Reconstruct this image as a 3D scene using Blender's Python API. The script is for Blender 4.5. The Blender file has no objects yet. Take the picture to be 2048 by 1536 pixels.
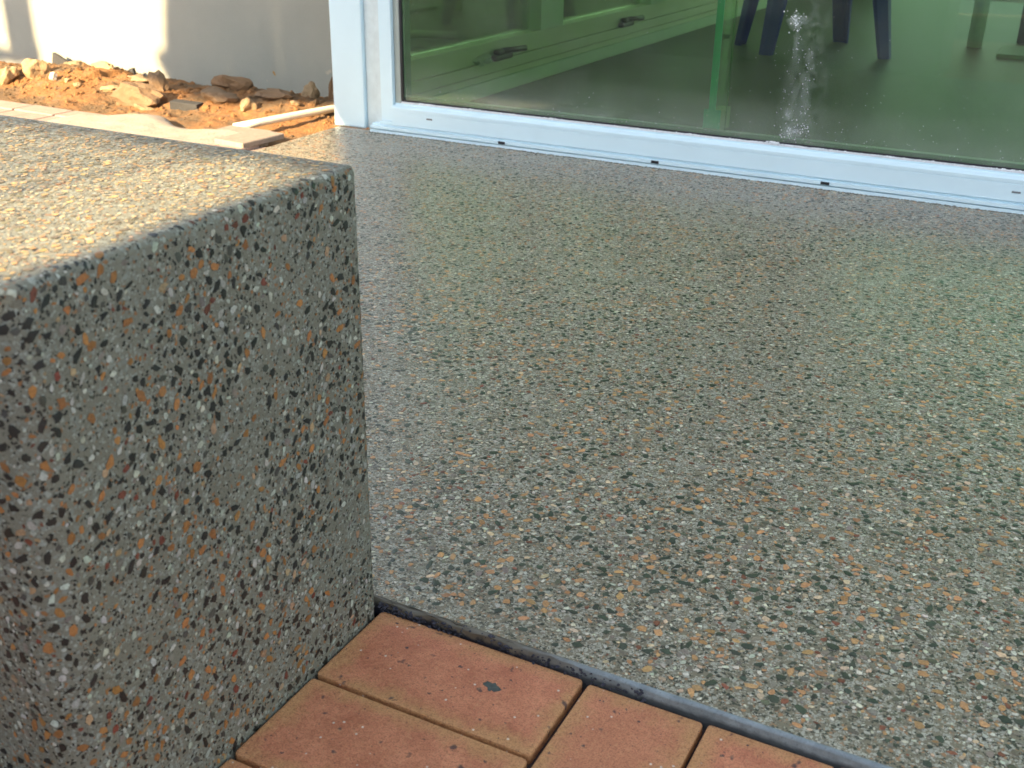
import bpy, bmesh, math, random
import numpy as np
from mathutils import Vector, Matrix, noise
random.seed(7); RNG = np.random.default_rng(7)
sc = bpy.context.scene
COL = sc.collection
PI = math.pi

# ------------------------------------------------------------------ camera
F_PX, PITCH, ROLL, YAW = 2207.5, 0.4271, 0.0151, -0.4696
CAM = Vector((0.5506, -0.7895, 0.6954))
fw = Vector((math.sin(YAW)*math.cos(PITCH), math.cos(YAW)*math.cos(PITCH), -math.sin(PITCH)))
rt = Vector((math.cos(YAW), -math.sin(YAW), 0)); up = rt.cross(fw)
r2 = rt*math.cos(ROLL)+up*math.sin(ROLL); u2 = -rt*math.sin(ROLL)+up*math.cos(ROLL)
cd = bpy.data.cameras.new('camera'); cam = bpy.data.objects.new('camera', cd); COL.objects.link(cam)
cd.sensor_width = 36; cd.lens = F_PX/2048*36; cd.clip_start = 0.02; cd.clip_end = 2000
M = Matrix((r2, u2, -fw)).transposed().to_4x4(); M.translation = CAM
cam.matrix_world = M
cd.dof.use_dof = True; cd.dof.focus_distance = 1.5; cd.dof.aperture_fstop = 13
sc.camera = cam

# ------------------------------------------------------------------ light
SUN_EL = math.radians(25.0)
DH = Vector((0.25, 0.968, 0)).normalized()           # horizontal direction the light travels
DIR = Vector((DH.x*math.cos(SUN_EL), DH.y*math.cos(SUN_EL), -math.sin(SUN_EL)))
w = bpy.data.worlds.new('World'); sc.world = w; w.use_nodes = True
nt = w.node_tree; nt.nodes.clear()
sky = nt.nodes.new('ShaderNodeTexSky'); sky.sky_type = 'NISHITA'; sky.sun_disc = False
sky.sun_elevation = SUN_EL
sky.sun_rotation = math.atan2(-DIR.x, -DIR.y)
sky.air_density = 1.0; sky.dust_density = 2.5; sky.ozone_density = 1.0
bg = nt.nodes.new('ShaderNodeBackground'); bg.inputs[1].default_value = 0.118
ow = nt.nodes.new('ShaderNodeOutputWorld')
hs = nt.nodes.new('ShaderNodeHueSaturation'); hs.inputs['Saturation'].default_value = .52
nt.links.new(sky.outputs[0], hs.inputs['Color']); nt.links.new(hs.outputs[0], bg.inputs[0]); nt.links.new(bg.outputs[0], ow.inputs[0])
ld = bpy.data.lights.new('sun', 'SUN'); ld.energy = 5.0; ld.angle = math.radians(0.55); ld.color = (1.0, 0.74, 0.42)
sun = bpy.data.objects.new('sun', ld); COL.objects.link(sun)
sun.rotation_euler = DIR.to_track_quat('-Z', 'Y').to_euler()
sun.location = (-3, -8, 6)
sc.view_settings.view_transform = 'Standard'; sc.view_settings.look = 'None'
sc.view_settings.gamma = 1; sc.view_settings.use_curve_mapping = False
sc.view_settings.exposure = 2.27

# ------------------------------------------------------------------ helpers
def newmat(name):
    m = bpy.data.materials.new(name); m.use_nodes = True
    nt = m.node_tree; b = nt.nodes['Principled BSDF']
    return m, nt, b
def N(nt, t, **kw):
    n = nt.nodes.new(t)
    for k, v in kw.items():
        if k in ('loc',): continue
        setattr(n, k, v)
    return n
def tex_noise(nt, vec, scale, detail=4, rough=.55, dist=0):
    n = N(nt, 'ShaderNodeTexNoise'); n.inputs['Scale'].default_value = scale
    n.inputs['Detail'].default_value = detail; n.inputs['Roughness'].default_value = rough
    n.inputs['Distortion'].default_value = dist
    nt.links.new(vec, n.inputs['Vector']); return n.outputs['Fac']
def ramp(nt, fac, stops, const=False):
    r = N(nt, 'ShaderNodeValToRGB')
    if const: r.color_ramp.interpolation = 'CONSTANT'
    e = r.color_ramp.elements
    while len(e) < len(stops): e.new(0.5)
    for el, (p, c) in zip(e, stops):
        el.position = p; el.color = (*c, 1) if len(c) == 3 else c
    nt.links.new(fac, r.inputs[0]); return r.outputs[0]
def g(v): return (v, v, v)
def mix(nt, fac, a, b, mode='MIX'):
    m = N(nt, 'ShaderNodeMix'); m.data_type = 'RGBA'; m.blend_type = mode
    if isinstance(fac, (int, float)): m.inputs[0].default_value = fac
    else: nt.links.new(fac, m.inputs[0])
    for i, s in ((6, a), (7, b)):
        if isinstance(s, tuple): m.inputs[i].default_value = (*s, 1)
        else: nt.links.new(s, m.inputs[i])
    return m.outputs[2]
def math_(nt, op, a, b=None, clamp=False):
    m = N(nt, 'ShaderNodeMath'); m.operation = op; m.use_clamp = clamp
    for i, s in enumerate((a, b)):
        if s is None: continue
        if isinstance(s, (int, float)): m.inputs[i].default_value = s
        else: nt.links.new(s, m.inputs[i])
    return m.outputs[0]
def bump(nt, b, h, strength=.3, dist=.002):
    n = N(nt, 'ShaderNodeBump'); n.inputs['Strength'].default_value = strength
    n.inputs['Distance'].default_value = dist
    nt.links.new(h, n.inputs['Height']); nt.links.new(n.outputs[0], b.inputs['Normal'])
def coord(nt, kind='Object'):
    return N(nt, 'ShaderNodeTexCoord').outputs[kind]

def mesh_obj(name, verts, faces, mat, parent=None, smooth=False, cols=None):
    me = bpy.data.meshes.new(name)
    if isinstance(verts, np.ndarray): verts = verts.tolist()
    me.from_pydata(verts, [], faces); me.update()
    if smooth: me.polygons.foreach_set('use_smooth', [True]*len(me.polygons))
    if cols is not None:
        a = me.color_attributes.new('Col', 'FLOAT_COLOR', 'POINT')
        a.data.foreach_set('color', np.asarray(cols, dtype=np.float32).ravel())
    me.materials.append(mat)
    o = bpy.data.objects.new(name, me); COL.objects.link(o)
    if parent is not None: o.parent = parent
    return o
def bm_obj(name, bm, mat, parent=None, smooth=False, loc=None):
    me = bpy.data.meshes.new(name); bm.normal_update(); bm.to_mesh(me); bm.free()
    if smooth: me.polygons.foreach_set('use_smooth', [True]*len(me.polygons))
    me.materials.append(mat)
    o = bpy.data.objects.new(name, me); COL.objects.link(o)
    if loc is not None: o.location = loc
    if parent is not None: o.parent = parent
    return o
def add_box(bm, x0, x1, y0, y1, z0, z1, bev=0, seg=2):
    vs = [bm.verts.new(p) for p in ((x0,y0,z0),(x1,y0,z0),(x1,y1,z0),(x0,y1,z0),(x0,y0,z1),(x1,y0,z1),(x1,y1,z1),(x0,y1,z1))]
    fs = [bm.faces.new([vs[i] for i in q]) for q in ((3,2,1,0),(4,5,6,7),(0,1,5,4),(1,2,6,5),(2,3,7,6),(3,0,4,7))]
    if bev:
        es = list({e for f in fs for e in f.edges})
        bmesh.ops.bevel(bm, geom=es, offset=bev, segments=seg, profile=.5, affect='EDGES')
    return vs
def box(name, x0, x1, y0, y1, z0, z1, mat, parent=None, bev=0, seg=2):
    bm = bmesh.new(); add_box(bm, x0, x1, y0, y1, z0, z1, bev, seg)
    return bm_obj(name, bm, mat, parent, smooth=False)
def tube(name, pts, r, mat, parent=None, n=12, cap=True):
    bm = bmesh.new(); rings = []
    pts = [Vector(p) for p in pts]
    rs = r if isinstance(r, (list, tuple)) else [r]*len(pts)
    for i, p in enumerate(pts):
        d = (pts[min(i+1, len(pts)-1)]-pts[max(i-1, 0)]).normalized()
        a = d.orthogonal().normalized() if abs(d.z) > .9 else d.cross(Vector((0,0,1))).normalized()
        b = d.cross(a)
        rings.append([bm.verts.new(p+a*rs[i]*math.cos(t)+b*rs[i]*math.sin(t)) for t in [2*PI*k/n for k in range(n)]])
    for A, B in zip(rings, rings[1:]):
        for k in range(n): bm.faces.new((A[k], A[(k+1)%n], B[(k+1)%n], B[k]))
    if cap: bm.faces.new(rings[0][::-1]); bm.faces.new(rings[-1])
    return bm_obj(name, bm, mat, parent, smooth=True)
def tag(o, label=None, cat=None, group=None, kind=None):
    if label: o['label'] = label
    if cat: o['category'] = cat
    if group: o['group'] = group
    if kind: o['kind'] = kind
    return o
def empty(name, loc=(0,0,0)):
    o = bpy.data.objects.new(name, None); o.empty_display_size = .05; COL.objects.link(o); o.location = loc; return o
def adopt(o, parent):                                  # parent keeping world place
    o.parent = parent; o.matrix_parent_inverse = Matrix.Translation(parent.location).inverted()
    return o

# ------------------------------------------------------------------ materials
def aggregate_matrix(name, base, light, darkc, orange, p_light, p_dark, p_or, cell, gloss, coat):
    m, nt, b = newmat(name); c = coord(nt)
    warp = N(nt, 'ShaderNodeTexNoise'); warp.inputs['Scale'].default_value = 180; nt.links.new(c, warp.inputs['Vector'])
    wv = N(nt, 'ShaderNodeVectorMath', operation='SCALE'); wv.inputs['Scale'].default_value = .004; nt.links.new(warp.outputs['Color'], wv.inputs[0])
    ad = N(nt, 'ShaderNodeVectorMath', operation='ADD'); nt.links.new(c, ad.inputs[0]); nt.links.new(wv.outputs[0], ad.inputs[1])
    big = tex_noise(nt, c, 9, 4, .6)
    basec = mix(nt, ramp(nt, big, [(.3, g(0)), (.7, g(1))]), tuple(v*.86 for v in base), tuple(v*1.14 for v in base))
    fine = tex_noise(nt, c, 700, 3, .7)
    basec = mix(nt, ramp(nt, fine, [(.3, g(.0)), (.75, g(.55))]), basec, tuple(v*1.7 for v in base))
    basec = mix(nt, ramp(nt, tex_noise(nt, c, 420, 2, .6), [(.6, g(0)), (.68, g(.75))]), basec, tuple(v*.35 for v in base))
    for sc_, k in ((cell, 1.0), (cell*1.9, .9)):
        v = N(nt, 'ShaderNodeTexVoronoi'); v.feature = 'F1'; v.inputs['Scale'].default_value = sc_
        nt.links.new(ad.outputs[0], v.inputs['Vector'])
        sep = N(nt, 'ShaderNodeSeparateColor'); nt.links.new(v.outputs['Color'], sep.inputs[0])
        e = N(nt, 'ShaderNodeTexVoronoi'); e.feature = 'DISTANCE_TO_EDGE'; e.inputs['Scale'].default_value = sc_
        nt.links.new(ad.outputs[0], e.inputs['Vector'])
        inside = ramp(nt, e.outputs['Distance'], [(.07, g(0)), (.14, g(1))])
        rnd = sep.outputs[0]
        cl = ramp(nt, tex_noise(nt, c, 38, 3, .6), [(.35, g(-.0)), (.65, g(.22))])
        rl = math_(nt, 'ADD', rnd, cl)
        colr = ramp(nt, sep.outputs[1], [(0, light), (.5, tuple(x*.72 for x in light)), (.8, tuple(x*1.15 for x in light))])
        fL = math_(nt, 'GREATER_THAN', rl, 1-p_light*k)
        fD = math_(nt, 'LESS_THAN', rnd, p_dark*k)
        fO = math_(nt, 'MULTIPLY', math_(nt, 'LESS_THAN', rnd, (p_dark+p_or)*k), math_(nt, 'GREATER_THAN', rnd, p_dark*k))
        basec = mix(nt, math_(nt, 'MULTIPLY', fL, inside), basec, colr)
        basec = mix(nt, math_(nt, 'MULTIPLY', fD, inside), basec, darkc)
        basec = mix(nt, math_(nt, 'MULTIPLY', fO, inside), basec, orange)
    nt.links.new(basec, b.inputs['Base Color'])
    nt.links.new(ramp(nt, tex_noise(nt, c, 25, 4, .6), [(.3, g(gloss-.06)), (.7, g(gloss+.1))]), b.inputs['Roughness'])
    b.inputs['Coat Weight'].default_value = coat; b.inputs['Coat Roughness'].default_value = .28
    h = math_(nt, 'ADD', tex_noise(nt, c, 300, 3, .6), math_(nt, 'MULTIPLY', tex_noise(nt, c, 60, 3), .8))
    bump(nt, b, h, .35, .0012)
    return m
M_SLAB = aggregate_matrix('slab_paste', (.185,.158,.107), (.43,.41,.33), (.045,.048,.036), (.36,.20,.10), .25, .17, .06, 240, .42, .45)
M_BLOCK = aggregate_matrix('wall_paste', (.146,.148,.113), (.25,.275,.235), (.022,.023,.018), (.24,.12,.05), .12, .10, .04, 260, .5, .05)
def chip_mat(name, rough, coat):
    m, nt, b = newmat(name); c = coord(nt)
    a = N(nt, 'ShaderNodeVertexColor'); a.layer_name = 'Col'
    n = tex_noise(nt, c, 420, 4, .65)
    col = mix(nt, ramp(nt, n, [(.3, g(0)), (.7, g(1))]), mix(nt, 1.0, a.outputs[0], (.72,.72,.72), 'MULTIPLY'), mix(nt, 1.0, a.outputs[0], (1.3,1.3,1.3), 'MULTIPLY'))
    nt.links.new(col, b.inputs['Base Color'])
    b.inputs['Roughness'].default_value = rough; b.inputs['Coat Weight'].default_value = coat; b.inputs['Coat Roughness'].default_value = .2
    bump(nt, b, n, .25, .0006)
    return m
M_CHIP = chip_mat('slab_stone', .38, .45); M_CHIPT = chip_mat('top_stone', .6, 0); M_CHIPB = chip_mat('wall_stone', .4, .2)

def simple(name, col, rough=.5, var=.1, scale=20, bmp=0, bscale=200, metallic=0, spec=.5, bdist=.001):
    m, nt, b = newmat(name); c = coord(nt)
    n = tex_noise(nt, c, scale, 5, .6)
    nt.links.new(mix(nt, ramp(nt, n, [(.3, g(0)), (.7, g(1))]), tuple(v*(1-var) for v in col), tuple(min(1, v*(1+var)) for v in col)), b.inputs['Base Color'])
    b.inputs['Roughness'].default_value = rough; b.inputs['Metallic'].default_value = metallic
    b.inputs['Specular IOR Level'].default_value = spec
    if bmp: bump(nt, b, tex_noise(nt, c, bscale, 4, .6), bmp, bdist)
    return m
M_WHITE = simple('white_powder_coat', (.66,.83,.90), .35, .03, 6)
M_WHITE2 = simple('white_frame_dull', (.62,.71,.73), .45, .08, 30)  # slightly darker, greyer white for post return, jamb and inner bead
M_REVEAL = simple('frame_reveal_grey', (.36,.40,.37), .5, .06, 20)
M_BLACK = simple('black_gasket', (.015,.015,.02), .5)
M_SILIC = simple('silicone_bead', (.72,.72,.74), .4, .15, 300, .5, 300)
M_CRUMB = simple('white_crumb', (.85,.86,.88), .6, .1, 100)
M_DARKC = simple('dark_mortar', (.045,.045,.06), .8, .4, 90, .8, 250, bdist=.003)
M_EDGE = None
def edge_mat():
    m, nt, b = newmat('slab_edge_form_face'); c = coord(nt)
    n = tex_noise(nt, c, 60, 5, .7); n2 = tex_noise(nt, c, 500, 3, .6)
    col = mix(nt, ramp(nt, n, [(.35, g(0)), (.7, g(1))]), (.19,.225,.235), (.30,.35,.36))
    col = mix(nt, ramp(nt, n2, [(.55, g(0)), (.75, g(.6))]), col, (.07,.08,.10))
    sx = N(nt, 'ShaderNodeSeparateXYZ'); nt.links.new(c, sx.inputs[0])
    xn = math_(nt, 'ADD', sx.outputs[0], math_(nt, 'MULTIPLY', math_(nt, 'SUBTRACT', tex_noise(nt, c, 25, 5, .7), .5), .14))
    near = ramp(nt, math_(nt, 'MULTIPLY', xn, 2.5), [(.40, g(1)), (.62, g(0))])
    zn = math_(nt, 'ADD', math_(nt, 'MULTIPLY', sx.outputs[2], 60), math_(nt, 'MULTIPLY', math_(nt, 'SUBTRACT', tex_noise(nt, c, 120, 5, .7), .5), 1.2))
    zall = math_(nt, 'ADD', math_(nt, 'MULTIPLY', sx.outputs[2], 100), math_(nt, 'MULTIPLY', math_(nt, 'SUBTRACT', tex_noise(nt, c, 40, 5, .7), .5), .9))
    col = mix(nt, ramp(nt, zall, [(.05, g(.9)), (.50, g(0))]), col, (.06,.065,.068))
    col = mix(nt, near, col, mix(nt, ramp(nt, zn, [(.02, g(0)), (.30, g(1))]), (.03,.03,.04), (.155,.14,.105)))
    nt.links.new(col, b.inputs['Base Color']); b.inputs['Roughness'].default_value = .5
    bump(nt, b, n2, .4, .0006); return m
M_EDGE = edge_mat()

def brick_mat():
    m, nt, b = newmat('clay_brick'); c = coord(nt)
    oi = N(nt, 'ShaderNodeObjectInfo')
    off = N(nt, 'ShaderNodeVectorMath', operation='ADD'); nt.links.new(c, off.inputs[0])
    sc_ = math_(nt, 'MULTIPLY', oi.outputs['Random'], 37.0)
    cmb = N(nt, 'ShaderNodeCombineXYZ'); nt.links.new(sc_, cmb.inputs[0]); nt.links.new(sc_, cmb.inputs[1])
    nt.links.new(cmb.outputs[0], off.inputs[1]); v = off.outputs[0]
    # distance from the brick's edge (object space, brick 0.228 x 0.112)
    sx = N(nt, 'ShaderNodeSeparateXYZ'); nt.links.new(c, sx.inputs[0])
    dx = math_(nt, 'SUBTRACT', .114, math_(nt, 'ABSOLUTE', sx.outputs[0])); dy = math_(nt, 'SUBTRACT', .056, math_(nt, 'ABSOLUTE', sx.outputs[1]))
    d = math_(nt, 'MINIMUM', dx, dy)
    big = tex_noise(nt, v, 18, 6, .7)
    dd = math_(nt, 'ADD', d, math_(nt, 'MULTIPLY', math_(nt, 'SUBTRACT', big, .5), .09))
    em = ramp(nt, math_(nt, 'MULTIPLY', dd, 20.0), [(.0, g(.75)), (.42, g(0))])
    red = mix(nt, ramp(nt, tex_noise(nt, v, 30, 5, .65), [(.3, g(0)), (.7, g(1))]), (.50,.155,.080), (.76,.30,.16))
    red = mix(nt, oi.outputs['Random'], red, mix(nt, .5, red, (.58,.25,.12)))
    col = mix(nt, em, red, (.60,.33,.13))
    fine = tex_noise(nt, v, 600, 4, .7)
    col = mix(nt, ramp(nt, fine, [(.32, g(.75)), (.52, g(0))]), col, (.20,.07,.04))
    col = mix(nt, ramp(nt, fine, [(.66, g(0)), (.8, g(.6))]), col, (.62,.38,.24))
    for s, t, amt in ((55, .69, .85), (130, .70, .9), (260, .72, .8)):
        col = mix(nt, ramp(nt, tex_noise(nt, v, s, 2, .5), [(t-.02, g(0)), (t+.02, g(amt))]), col, (.055,.04,.045))
    vo = N(nt, 'ShaderNodeTexVoronoi'); vo.inputs['Scale'].default_value = 70; nt.links.new(v, vo.inputs['Vector'])
    col = mix(nt, ramp(nt, vo.outputs['Distance'], [(.06, g(1)), (.1, g(0))]), col, (.8,.7,.58))
    med = tex_noise(nt, v, 230, 4, .75)
    col = mix(nt, ramp(nt, med, [(.34, g(.55)), (.48, g(0))]), col, (.30,.11,.05))
    col = mix(nt, ramp(nt, med, [(.55, g(0)), (.70, g(.45))]), col, (.70,.42,.20))
    nt.links.new(col, b.inputs['Base Color']); b.inputs['Roughness'].default_value = .62
    h = math_(nt, 'ADD', math_(nt, 'MULTIPLY', fine, .5), tex_noise(nt, v, 120, 4, .6))
    bump(nt, b, math_(nt, 'ADD', h, math_(nt, 'MULTIPLY', tex_noise(nt, v, 45, 4, .6), 1.6)), .9, .0018)
    return m
M_BRICK = brick_mat()
M_JOINT = simple('joint_sand', (.05,.03,.028), .9, .4, 120, .8, 300, bdist=.002)

def dirt_mat():
    m, nt, b = newmat('orange_sand'); c = coord(nt)
    a = tex_noise(nt, c, 4.5, 6, .65); f = tex_noise(nt, c, 60, 5, .7)
    col = mix(nt, ramp(nt, f, [(.3, g(0)), (.7, g(1))]), (.25,.115,.038), (.38,.19,.07))
    col = mix(nt, ramp(nt, a, [(.46, g(0)), (.56, g(.85))]), col, (.15,.10,.052))
    col = mix(nt, ramp(nt, tex_noise(nt, c, 22, 4, .7), [(.58, g(0)), (.68, g(.8))]), col, (.17,.14,.10))
    col = mix(nt, ramp(nt, tex_noise(nt, c, 150, 3, .7), [(.62, g(0)), (.72, g(.7))]), col, (.12,.07,.04))
    nt.links.new(col, b.inputs['Base Color']); b.inputs['Roughness'].default_value = .95
    bump(nt, b, math_(nt, 'ADD', f, tex_noise(nt, c, 200, 4, .7)), .9, .012)
    return m
M_DIRT = dirt_mat()
def wall_mat():
    m, nt, b = newmat('cement_render'); c = coord(nt)
    a = tex_noise(nt, c, 1.6, 6, .6); f = tex_noise(nt, c, 260, 4, .7)
    col = mix(nt, ramp(nt, a, [(.35, g(0)), (.68, g(1))]), (.215,.235,.215), (.28,.285,.25))
    col = mix(nt, ramp(nt, f, [(.35, g(.0)), (.7, g(.35))]), col, (.33,.33,.30))
    col = mix(nt, ramp(nt, tex_noise(nt, c, 9, 3, .6), [(.7, g(0)), (.74, g(.5))]), col, (.5,.42,.32))
    nt.links.new(col, b.inputs['Base Color']); b.inputs['Roughness'].default_value = .9
    bump(nt, b, math_(nt, 'ADD', f, tex_noise(nt, c, 30, 4)), .35, .003); return m
M_RENDER = wall_mat()
M_PAVER = simple('pale_pink_paver', (.30,.225,.19), .8, .12, 40, .4, 300)
M_MORTAR = simple('spilt_cement', (.34,.29,.24), .85, .12, 25, .6, 120, bdist=.004)
M_PAVSIDE = simple('grey_paver', (.27,.22,.18), .8, .15, 60, .5, 200)
M_PIPE = simple('white_plastic_pipe', (.70,.66,.54), .45, .1, 60)
M_GROUND = simple('bare_ground', (.17,.13,.085), .95, .35, 3, .8, 30, bdist=.02)
M_TIMBER = simple('pale_sheet', (.62,.70,.78), .8, .2, 8)
M_HOUSE = simple('cream_house_render', (.55,.52,.45), .9, .06, 3, .3, 200)
M_CEIL = simple('ceiling_paint', (.62,.62,.58), .9, .03, 3)
M_INFL = simple('interior_floor_concrete', (.115,.105,.068), .5, .45, 75, .4, 200)
M_NAVY = simple('navy_plastic', (.008,.02,.42), .38, .05, 20)
M_BRONZE = simple('brown_winder', (.06,.035,.022), .4, .2, 60)
M_CLOTH = simple('pale_cloth', (.6,.6,.55), .9, .1, 60, .5, 80)

def glass_mat(name, tint, dirt=0.0, reflect=1.0):
    m, nt, b = newmat(name); nt.nodes.remove(b); out = nt.nodes['Material Output']
    tr = N(nt, 'ShaderNodeBsdfTransparent'); tr.inputs[0].default_value = (*tint, 1)
    gl = N(nt, 'ShaderNodeBsdfGlossy'); gl.inputs['Roughness'].default_value = .02
    fr = N(nt, 'ShaderNodeFresnel'); fr.inputs[0].default_value = 1.5
    mx = N(nt, 'ShaderNodeMixShader'); nt.links.new(math_(nt, 'MULTIPLY', fr.outputs[0], reflect), mx.inputs[0])
    nt.links.new(tr.outputs[0], mx.inputs[1]); nt.links.new(gl.outputs[0], mx.inputs[2])
    last = mx.outputs[0]
    if dirt:
        c = coord(nt); df = N(nt, 'ShaderNodeBsdfDiffuse'); df.inputs[0].default_value = (.75,.78,.75,1)
        sp = ramp(nt, tex_noise(nt, c, 260, 3, .7), [(.62, g(0)), (.78, g(.8))])
        film = ramp(nt, tex_noise(nt, c, 3.5, 6, .7), [(.35, g(.01)), (.75, g(.07))])
        sx = N(nt, 'ShaderNodeSeparateXYZ'); nt.links.new(c, sx.inputs[0])
        low = ramp(nt, sx.outputs[2], [(.10, g(.22)), (.22, g(.0))])   # dust film close to the sill
        lown = math_(nt, 'MULTIPLY', low, tex_noise(nt, c, 14, 5, .7))
        # dried plaster run
        ax = math_(nt, 'MULTIPLY', math_(nt, 'ABSOLUTE', math_(nt, 'SUBTRACT', sx.outputs[0], math_(nt, 'ADD', -.087, math_(nt, 'MULTIPLY', tex_noise(nt, c, 12, 2), .05)))), 20)
        run = math_(nt, 'MULTIPLY', ramp(nt, ax, [(.0, g(.12)), (1.0, g(0))]), ramp(nt, sx.outputs[2], [(.40, g(1)), (.47, g(0))]))
        run = math_(nt, 'MULTIPLY', run, ramp(nt, tex_noise(nt, c, 45, 5, .75), [(.45, g(.0)), (.75, g(2))]))
        f = math_(nt, 'ADD', math_(nt, 'ADD', film, math_(nt, 'ADD', lown, run)), math_(nt, 'MULTIPLY', sp, math_(nt, 'MULTIPLY', lown, 2.2)), True)
        m2 = N(nt, 'ShaderNodeMixShader'); nt.links.new(math_(nt, 'MULTIPLY', f, dirt), m2.inputs[0])
        nt.links.new(last, m2.inputs[1]); nt.links.new(df.outputs[0], m2.inputs[2]); last = m2.outputs[0]
    nt.links.new(last, out.inputs[0]); return m
M_GLASS = glass_mat('green_tinted_glass', (.58,.77,.53), 1.0)
M_GLASS2 = glass_mat('side_window_glass', (.86,.92,.78), 0, .8)
M_FIN = glass_mat('glass_fin_face', (.80,.95,.70), 0, .5)
M_TEAL = simple('teal_glass_edge', (.30,1.0,1.0), .2, .1, 8)

# ------------------------------------------------------------------ setting: ground
SLAB_Z = .012
H0 = -.06
bm = bmesh.new(); bmesh.ops.create_grid(bm, x_segments=2, y_segments=2, size=300)
gnd = bm_obj('ground', bm, M_GROUND, loc=(0, 0, H0)); tag(gnd, kind='structure')
js = box('sand_bed', -3.0, 2.6, -2.2, .0-.001, -.05, -.011, M_JOINT); tag(js, kind='structure')

# patio slab -------------------------------------------------------
SX0, SX1, SY1 = -1.455, 2.6, 1.975
def slab():
    bm = bmesh.new(); r = .005
    prof = [(0.0, -.05), (0.0, SLAB_Z-r)] + [(r-r*math.cos(a), SLAB_Z-r+r*math.sin(a)) for a in [PI/8*k for k in range(1, 4)]] + [(r, SLAB_Z)]
    # body: only the sheet & left face, the front form face is the edge part
    n = 120
    def jag(i): return 0
    rows = []
    for (y, z) in [(r, SLAB_Z), (.03, SLAB_Z), (.5, SLAB_Z), (SY1, SLAB_Z)]:
        rows.append([bm.verts.new((SX0+(SX1-SX0)*i/n, y, z)) for i in range(n+1)])
    for A, B in zip(rows, rows[1:]):
        for i in range(n): bm.faces.new((A[i], A[i+1], B[i+1], B[i]))
    L = [bm.verts.new((SX0, y, -.055)) for y in (r, .03, .5, SY1)]
    for k in range(3): bm.faces.new((rows[k][0], rows[k+1][0], L[k+1], L[k]))
    return bm_obj('patio', bm, M_SLAB)
patio = slab(); tag(patio, kind='structure')
def slab_edge():
    bm = bmesh.new(); r = .0032; n = 420; rows = []
    prof = [(.0052, SLAB_Z, 0)] + [(r, SLAB_Z, 0)] + [(r-r*math.sin(a), SLAB_Z-r+r*math.cos(a), 0) for a in [PI/10*k for k in range(1, 6)]] + [(-.0005, -.004, .3), (.001, -.045, 1)]
    for (y, z, k) in prof:
        row = []
        for i in range(n+1):
            x = SX0+(SX1-SX0)*i/n
            rough = max(0, 1-max(0, x-.16)/.12)     # chipped, crumbly near the low wall
            d = noise.noise(Vector((x*60, y*300, z*200)))*.0045*rough+noise.noise(Vector((x*45, 7, z*90)))*.0011 + noise.noise(Vector((x*9, z*30, 3)))*.0008
            row.append(bm.verts.new((x, y+(d if 0 < prof.index((y,z,k)) else 0)+ (.001*rough), z-(abs(d)*.6 if 0 < prof.index((y,z,k)) else 0))))
        rows.append(row)
    for A, B in zip(rows, rows[1:]):
        for i in range(n): bm.faces.new((B[i], B[i+1], A[i+1], A[i]))
    return bm_obj('slab_edge', bm, M_EDGE, patio, smooth=True)
slab_edge()

# ---- stones in the honed concrete ---------------------------------
def scatter(n_try, sizes_fn, sample_fn, keep=.86):
    """dart throwing, big stones first; returns arrays p(2), r, palette index"""
    r, k = sizes_fn(n_try); order = np.argsort(-r); r = r[order]; k = k[order]
    P = sample_fn(n_try); cell = .020; grid = {}; out = []
    for i in range(n_try):
        x, y = P[i]; ri = r[i]; cx, cy = int(x//cell), int(y//cell); ok = True
        for a in (-1, 0, 1):
            for b in (-1, 0, 1):
                for (X, Y, R_) in grid.get((cx+a, cy+b), ()):
                    dx = x-X; dy = y-Y; s = (ri+R_)*keep
                    if dx*dx+dy*dy < s*s: ok = False; break
                if not ok: break
            if not ok: break
        if ok:
            grid.setdefault((cx, cy), []).append((x, y, ri)); out.append(i)
    o = np.array(out)
    return P[o], r[o], k[o]
def chip_polys(P, r, k, pal, nv=7, ang_jit=1.0, ang0=None, asp=(1.05, 1.9), dark_idx=()):
    n = len(r)
    th = np.linspace(0, 2*PI, nv, endpoint=False)[None, :] + RNG.uniform(-.28, .28, (n, nv))
    asp_ = RNG.uniform(asp[0], asp[1], n)
    rad = RNG.uniform(.70, 1.2, (n, nv))
    isd = np.isin(k, dark_idx)
    rad[isd] = RNG.uniform(.5, 1.3, (isd.sum(), nv))
    a = rad*np.cos(th)*r[:, None]*np.sqrt(asp_)[:, None]*.95; b = rad*np.sin(th)*r[:, None]/np.sqrt(asp_)[:, None]*.95
    ph = RNG.uniform(0, PI, n) if ang0 is None else ang0+RNG.normal(0, ang_jit, n)
    X = P[:, 0:1]+a*np.cos(ph)[:, None]-b*np.sin(ph)[:, None]; Y = P[:, 1:2]+a*np.sin(ph)[:, None]+b*np.cos(ph)[:, None]
    pal = np.array(pal); col = pal[k]*RNG.uniform(.72, 1.3, (n, 1))*RNG.uniform(.93, 1.07, (n, 3))
    return X, Y, np.clip(col, 0, .9)
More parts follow.
